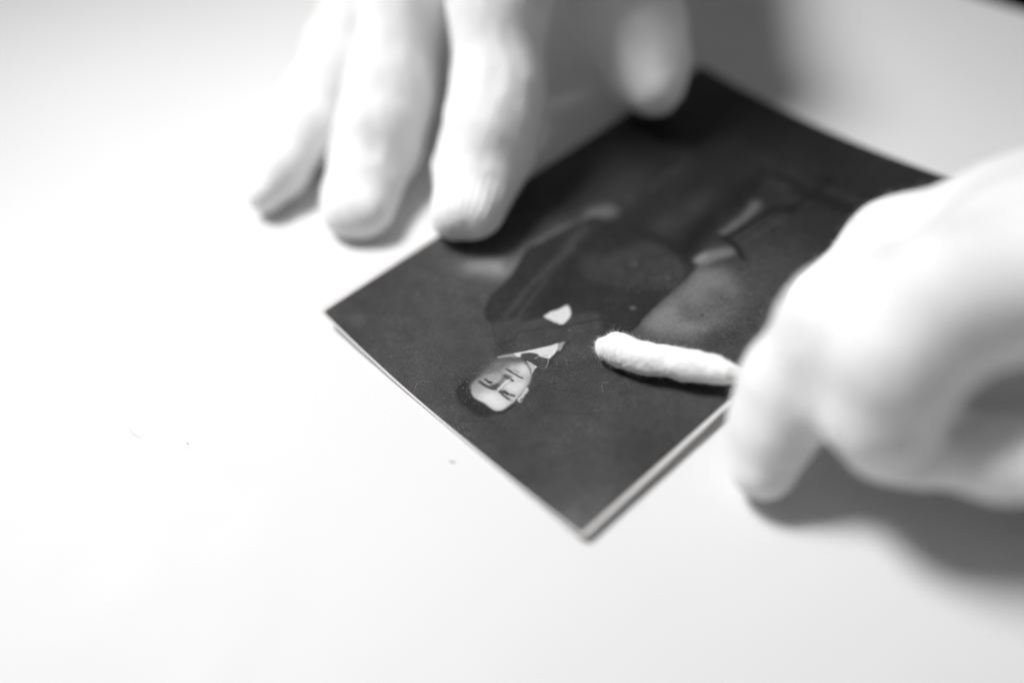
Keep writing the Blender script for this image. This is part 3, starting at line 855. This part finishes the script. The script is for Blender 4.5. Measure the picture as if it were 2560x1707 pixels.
# hand holding the swab, nearest the camera at the right
hand_b = make_hand('gloved_hand',
    fingers=[
        [(6.3, -50.9, 6, 5.0), (8.2, -47.5, 11, 6.0), (11.0, -45.1, 16, 7.0), (16.8, -44.1, 26, 8.0), (45.4, -44.3, 34, 10.5)],
        [(20.4, -55.7, 15, 5.6), (19.4, -54.8, 21, 7.2), (20.6, -52.8, 29, 8.2), (26.2, -51.4, 36, 8.4), (51.2, -54.3, 42, 9.5)],
        [(25.9, -58.1, 13, 4.0), (32.6, -62.0, 17, 5.0), (40.1, -66.4, 22, 6.0), (55.2, -72.9, 34, 9)],
        [(42.9, -64.5, 11, 5.0), (49.5, -67.4, 15, 6.0), (60.2, -74.8, 28, 10)],
        [(16.5, -35.5, 8.5, 6.2), (22.5, -30.2, 13, 7.4), (33.2, -26.1, 19, 9.0), (45.6, -32.1, 26, 10.5)],
    ],
    extras=[],
    palm=[((45.4, -44.3, 34, 10.5), (98, -22, 32, 15)), ((51.2, -54.3, 42, 9.5), (102, -28, 34, 15)), ((55.2, -72.9, 34, 9), (110, -38, 28, 15)), ((60.2, -74.8, 28, 10), (112, -46, 22, 15)), ((45.6, -32.1, 26, 10.5), (95, -16, 30, 14)), ((100, -32, 30, 19), (140, -5, 36, 21)), ((24.8, -46.5, 27, 8.0), (36.1, -44.9, 31, 9.0))],
    floor=on_card, seed=11.0, fold=0.3, kf=4.0, kp=5.0)
tag(hand_b, 'white gloved hand curled around the swab stick at the right', 'hand')

# dark sleeves, wholly outside the picture, carry on from the glove cuffs
M_SLEEVE = mat_plain('dark_sleeve_cloth', (0.03, 0.03, 0.032), 0.95, 0.1, 500.0, 0.3, 0.0002)
def sleeve(hand, a, b, ra, rb):
    a, b = Vector(a), Vector(b)
    t = (b - a).normalized(); s = t.cross(Vector((0, 0, 1))).normalized(); u = s.cross(t)
    V, F = [], []
    rows, seg = 14, 28
    for i in range(rows + 1):
        f = i / rows
        c = a.lerp(b, f)
        for k in range(seg):
            g = 2 * math.pi * k / seg
            d = s * math.cos(g) + u * math.sin(g)
            r = ra + (rb - ra) * f
            r += 1.6 * noise.noise(c * 0.06 + d * 1.3)
            V.append((c + d * r) * MM)
    for i in range(rows):
        for k in range(seg):
            x, y = i * seg + k, i * seg + (k + 1) % seg
            F.append((x, y, y + seg, x + seg))
    F.append(tuple(range(seg))[::-1]); F.append(tuple(rows * seg + k for k in range(seg)))
    link_mesh('sleeve', V, F, M_SLEEVE, hand)
sleeve(hand_a, (22, 166, 54), (90, 330, 92), 24, 36)
sleeve(hand_b, (128, -13, 37), (290, 100, 62), 25, 38)

# ------------------------------------------------------------------ cotton swab
SWAB = [(-13.07, -20.76, 3.18, 0.63), (-12.72, -21.47, 3.22, 1.32), (-12.04, -22.14, 3.28, 2.07), (-11.2, -22.56, 3.34, 2.56), (-10.25, -23.07, 3.42, 2.77), (-8.89, -24.21, 3.55, 2.75), (-7.55, -25.34, 3.68, 2.69), (-5.95, -26.36, 3.84, 2.7), (-4.2, -27.16, 4.01, 2.59), (-2.44, -27.88, 4.18, 2.62), (-0.78, -28.93, 4.38, 2.64), (0.93, -29.73, 4.57, 2.65), (2.25, -30.46, 4.73, 2.5), (3.59, -31.1, 4.9, 2.34), (4.65, -31.81, 5.04, 2.14), (5.59, -32.52, 5.18, 1.84), (6.43, -33.06, 5.3, 1.51), (7.61, -33.67, 5.47, 1.25), (10.61, -35.2, 5.72, 1.11)]
def surf(x, y):
    return float(on_card(np.array([[x]]), np.array([[y]]))[0, 0])
SW0 = Vector((-11.5, -23.0, 1.5))
swab = empty('cotton_swab', SW0 * MM)
tag(swab, 'fluffy white cotton swab resting on the portrait card beside the man\'s shoulder', 'cotton swab')

def build_cotton():
    P = catmull([(0, 0, 0, 0)] and SWAB, False, 10)
    seg = 56
    V, F, N = [], [], []
    first = P[0].copy(); d0 = (P[1] - P[0])[:3]; d0 /= np.linalg.norm(d0)
    rings = []
    for i in range(len(P)):
        a, b = P[max(i - 2, 0)], P[min(i + 2, len(P) - 1)]
        t = Vector((b - a)[:3]).normalized()
        if i < 12:
            t = Vector((P[26] - P[0])[:3]).normalized()
        up = Vector((0, 0, 1)); s = t.cross(up).normalized(); u = s.cross(t)
        ring = []
        for k in range(seg):
            g = 2 * math.pi * k / seg
            dirv = s * math.cos(g) + u * math.sin(g)
            c = Vector(P[i][:3])
            q = c + dirv * P[i][3]
            w = 0.16 * noise.noise(q * 0.45) + 0.07 * noise.noise(q * 1.4) + 0.05 * noise.noise(q * 3.9)
            # the wool is wound on: shallow turns running round the stick
            w += 0.025 * math.sin(2.6 * q.x + g + 2 * noise.noise(q * 0.4))
            q = c + dirv * max(0.15, P[i][3] + w * min(1, P[i][3] / 1.5))
            q.z = max(q.z, surf(q.x, q.y) + 0.06)
            ring.append(len(V)); V.append((q - SW0) * MM); N.append((q, dirv))
        rings.append(ring)
    for r0, r1 in zip(rings[:-1], rings[1:]):
        for k in range(seg):
            F.append((r0[k], r0[(k + 1) % seg], r1[(k + 1) % seg], r1[k]))
    tip = len(V); c = Vector(P[0][:3]) - Vector((P[26] - P[0])[:3]).normalized() * 0.35
    V.append((c - SW0) * MM)
    for k in range(seg): F.append((tip, rings[0][(k + 1) % seg], rings[0][k]))
    end = len(V); V.append((Vector(P[-1][:3]) - SW0) * MM)
    for k in range(seg): F.append((end, rings[-1][k], rings[-1][(k + 1) % seg]))
    link_mesh('cotton_tip', V, F, M_COTTON, swab)
    return N, len(P)

def fibre(V, F, p, d, length, curlr, rad, nseg=5, sides=3):
    pts = [p]; dirv = d.normalized()
    for i in range(nseg):
        dirv = (dirv + Vector((random.gauss(0, 1), random.gauss(0, 1), random.gauss(0, 1))) * curlr).normalized()
        pts.append(pts[-1] + dirv * (length / nseg))
    base = len(V)
    for i, q in enumerate(pts):
        t = (pts[min(i + 1, len(pts) - 1)] - pts[max(i - 1, 0)]).normalized()
        s = t.orthogonal().normalized(); u = t.cross(s)
        r = rad * (1 - 0.6 * i / len(pts))
        for k in range(sides):
            g = 2 * math.pi * k / sides
            qq = q + (s * math.cos(g) + u * math.sin(g)) * r
            if qq.z < 6.0: qq.z = max(qq.z, surf(qq.x, qq.y) + 0.03)
            V.append((qq - SW0) * MM)
    for i in range(len(pts) - 1):
        for k in range(sides):
            a = base + i * sides + k; b = base + i * sides + (k + 1) % sides
            F.append((a, b, b + sides, a + sides))

N, nP = build_cotton()
def build_fuzz():
    V, F = [], []
    last = int(len(N) * 0.9)
    for _ in range(5200):
        q, n = N[random.randrange(last)]
        d = n * 0.55 + Vector((random.gauss(0, 1), random.gauss(0, 1), random.gauss(0, 1))) * 0.6
        fibre(V, F, q - n * 0.1, d, random.uniform(0.25, 0.75), 0.45, 0.011, 4)
    for _ in range(1300):
        q, n = N[random.randrange(int(last * (0.35 + 0.65 * random.random())))]
        d = n + Vector((random.gauss(0, 1), random.gauss(0, 1), random.gauss(0, 1))) * 0.7
        fibre(V, F, q - n * 0.1, d, random.uniform(0.6, 1.5), 0.6, 0.009, 7)
    for _ in range(16):
        q, n = N[random.randrange(int(last * 0.6))]
        fibre(V, F, q, n + Vector((random.gauss(0, .6), random.gauss(0, .6), 0)), random.uniform(1.6, 2.6), 0.5, 0.008, 9)
    o = link_mesh('loose_fibres', V, F, M_FIBRE, swab)
    o['kind'] = 'stuff'
build_fuzz()

# the stick inside the wool, running on between finger and thumb
def build_stick():
    a, b = Vector((5.0, -34.3, 7.5)), Vector((28.0, -46.6, 10.4))
    t = (b - a).normalized(); s = t.orthogonal().normalized(); u = t.cross(s)
    V, F = [], []
    rows = 12; seg = 14
    for i in range(rows + 1):
        c = a + (b - a) * (i / rows)
        for k in range(seg):
            g = 2 * math.pi * k / seg
            V.append((c + (s * math.cos(g) + u * math.sin(g)) * (1.0 + 0.02 * math.sin(i * 2.1)) - SW0) * MM)
    for i in range(rows):
        for k in range(seg):
            x, y = i * seg + k, i * seg + (k + 1) % seg
            F.append((x, y, y + seg, x + seg))
    F.append(tuple(range(seg))[::-1]); F.append(tuple(rows * seg + k for k in range(seg)))
    link_mesh('stick', V, F, M_STICK, swab)
build_stick()

# ------------------------------------------------------------------ lint and dust
def lint(name, pts, rad, label, cat, z0, mat):
    P = catmull([p + (0,) if len(p) == 3 else p for p in pts], False, 6)
    V, F = [], []
    sides = 6
    c0 = Vector((P[0][0], P[0][1], z0))
    for i, q in enumerate(P):
        a, b = P[max(i - 1, 0)], P[min(i + 1, len(P) - 1)]
        t = Vector((b - a)[:3]).normalized()
        s = t.orthogonal().normalized(); u = t.cross(s)
        f = i / (len(P) - 1)
        r = rad * (0.35 + 0.65 * math.sin(math.pi * min(max(f, 0.03), 0.97))) * (1 + 0.25 * noise.noise(Vector((i * .7, z0, rad * 9))))
        for k in range(sides):
            g = 2 * math.pi * k / sides
            V.append((Vector(q[:3]) + (s * math.cos(g) + u * math.sin(g)) * r - c0) * MM)
    for i in range(len(P) - 1):
        for k in range(sides):
            x, y = i * sides + k, i * sides + (k + 1) % sides
            F.append((x, y, y + sides, x + sides))
    F.append(tuple(range(sides))[::-1]); F.append(tuple((len(P) - 1) * sides + k for k in range(sides)))
    o = link_mesh(name, V, F, mat)
    o.location = c0 * MM
    tag(o, label, cat)
    return o
lint('lint_fibre', [(-39.21, -38.69, 0.12), (-38.76, -38.92, 0.12), (-38.31, -39.16, 0.12)], 0.09, 'tiny grey crumb of lint on the table near the card\'s head edge', 'lint', 0.0, M_LINT)
lint('lint_fibre', [(-92.09, -23.63, 0.08), (-91.28, -24.89, 0.08), (-89.93, -25.85, 0.08)], 0.026, 'pale thread of lint farthest left on the white table', 'lint', 0.0, mat_plain('pale_lint', (0.5, 0.5, 0.5), 0.9, 0.1))
lint('dust_speck', [(-81.92, -28.3, 0.1), (-81.73, -28.37, 0.1), (-81.55, -28.44, 0.1)], 0.06, 'dark dust speck alone on the white table at the left', 'dust', 0.0, M_LINT)
lint('hair_fibre', [(-44.11, -24.79, 0.87), (-44.08, -23.7, 0.9), (-43.61, -22.66, 0.93), (-42.58, -22.25, 0.91), (-41.29, -22.8, 0.86)], 0.008, 'fine curved fibre on the dark print beside the man\'s hair', 'fibre', 1.45, M_FIBRE)
lint('hair_fibre', [(-12.28, -27.81, 0.93), (-13.42, -27.78, 0.91), (-13.64, -28.87, 0.93), (-13.38, -30.24, 0.97)], 0.008, 'thin hooked fibre on the print just below the swab tip', 'fibre', 1.9, M_FIBRE)
